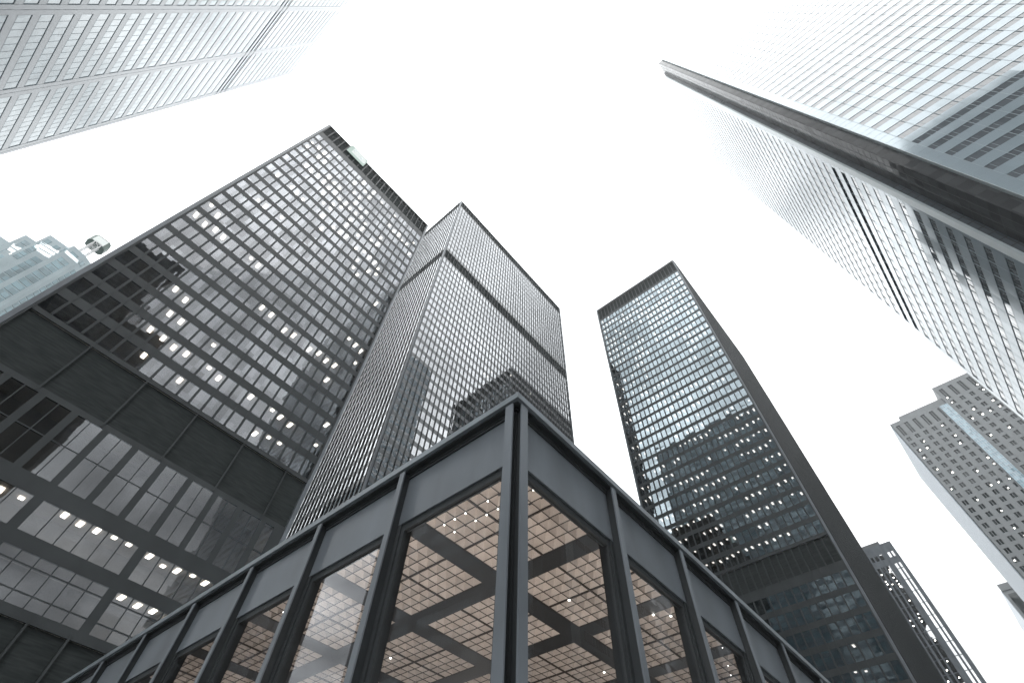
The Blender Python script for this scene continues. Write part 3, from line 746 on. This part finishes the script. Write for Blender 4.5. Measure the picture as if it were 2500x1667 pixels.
# ================================================================= light
EL, AZ = 65, 223
w = bpy.data.worlds.new('World'); bpy.context.scene.world = w; w.use_nodes = True
nt = w.node_tree; nt.nodes.clear(); L = nt.links.new
out = nt.nodes.new('ShaderNodeOutputWorld'); bg = nt.nodes.new('ShaderNodeBackground'); L(bg.outputs[0], out.inputs[0])
sky = nt.nodes.new('ShaderNodeTexSky'); sky.sky_type = 'NISHITA'; sky.sun_disc = False; sky.sun_elevation = math.radians(EL); sky.sun_rotation = math.radians(AZ)
hs = nt.nodes.new('ShaderNodeHueSaturation'); hs.inputs['Saturation'].default_value = .35; L(sky.outputs[0], hs.inputs['Color'])
tc = nt.nodes.new('ShaderNodeTexCoord')
# overcast deck: bright to grey clouds laid over the blue sky
sep = nt.nodes.new('ShaderNodeSeparateXYZ'); L(tc.outputs['Generated'], sep.inputs[0])
mxz = nt.nodes.new('ShaderNodeMath'); mxz.operation = 'MAXIMUM'; mxz.inputs[1].default_value = .12; L(sep.outputs['Z'], mxz.inputs[0])
dv = nt.nodes.new('ShaderNodeVectorMath'); dv.operation = 'DIVIDE'; L(tc.outputs['Generated'], dv.inputs[0]); cb = nt.nodes.new('ShaderNodeCombineXYZ')
for i in range(3): L(mxz.outputs[0], cb.inputs[i])
L(cb.outputs[0], dv.inputs[1])
nz = nt.nodes.new('ShaderNodeTexNoise'); nz.inputs['Scale'].default_value = 2.2; nz.inputs['Detail'].default_value = 8; nz.inputs['Roughness'].default_value = .55; L(dv.outputs[0], nz.inputs['Vector'])
cr = nt.nodes.new('ShaderNodeMapRange'); cr.inputs['From Min'].default_value = .32; cr.inputs['From Max'].default_value = .68; cr.inputs['To Min'].default_value = 6.6; cr.inputs['To Max'].default_value = 17; L(nz.outputs['Fac'], cr.inputs['Value'])
cc = nt.nodes.new('ShaderNodeVectorMath'); cc.operation = 'SCALE'; cc.inputs[0].default_value = (.965, .99, 1.0); L(cr.outputs[0], cc.inputs['Scale'])
mix = nt.nodes.new('ShaderNodeMixRGB'); mix.inputs[0].default_value = .88; L(hs.outputs[0], mix.inputs[1]); L(cc.outputs[0], mix.inputs[2])
# an overcast sky is three times brighter overhead than at the horizon
gr = nt.nodes.new('ShaderNodeMapRange'); gr.inputs['From Min'].default_value = 0; gr.inputs['To Min'].default_value = .52; gr.inputs['To Max'].default_value = 1.55; L(sep.outputs['Z'], gr.inputs['Value'])
gm = nt.nodes.new('ShaderNodeVectorMath'); gm.operation = 'SCALE'; L(mix.outputs[0], gm.inputs[0]); L(gr.outputs[0], gm.inputs['Scale'])
sx = nt.nodes.new('ShaderNodeMapRange'); sx.inputs['From Min'].default_value = .1; sx.inputs['From Max'].default_value = -.8; sx.inputs['To Min'].default_value = 1; sx.inputs['To Max'].default_value = 1.5; L(sep.outputs['X'], sx.inputs['Value'])
g2 = nt.nodes.new('ShaderNodeVectorMath'); g2.operation = 'SCALE'; L(gm.outputs[0], g2.inputs[0]); L(sx.outputs[0], g2.inputs['Scale'])   # brightening added to one side of the sky, lifting the glass that mirrors it
L(g2.outputs[0], bg.inputs[0]); bg.inputs[1].default_value = .11
sl = bpy.data.lights.new('sun', 'SUN'); sl.energy = .3; sl.angle = math.radians(50); sl.color = (1, .97, .93)
so = bpy.data.objects.new('sun', sl); C.objects.link(so)
sd = Vector((math.sin(math.radians(AZ)) * math.cos(math.radians(EL)), math.cos(math.radians(AZ)) * math.cos(math.radians(EL)), math.sin(math.radians(EL))))
so.rotation_euler = sd.to_track_quat('Z', 'Y').to_euler()
# added unseen warm fill lights near the pavilion floor, brightening the coffered ceiling
for i, (x, y) in enumerate(((7.0, 6.4), (20, 9), (9, 20), (24, 24))):
    al = bpy.data.lights.new('ceiling_fill', 'AREA'); al.shape = 'SQUARE'; al.size = 1.2; al.energy = (300, 185, 185, 260)[i]; al.color = (1, .90, .81)
    ao = bpy.data.objects.new('ceiling_fill', al); C.objects.link(ao); ao.location = (x, y, .6); ao.rotation_euler = (math.pi, 0, 0)

sc = bpy.context.scene
sc.view_settings.view_transform = 'Standard'; sc.view_settings.look = 'None'; sc.view_settings.exposure = .85; sc.view_settings.gamma = 1; sc.view_settings.use_curve_mapping = False
sc.cycles.max_bounces = 8; sc.cycles.transparent_max_bounces = 12; sc.cycles.glossy_bounces = 4; sc.cycles.diffuse_bounces = 3
sc.cycles.sample_clamp_indirect = 4
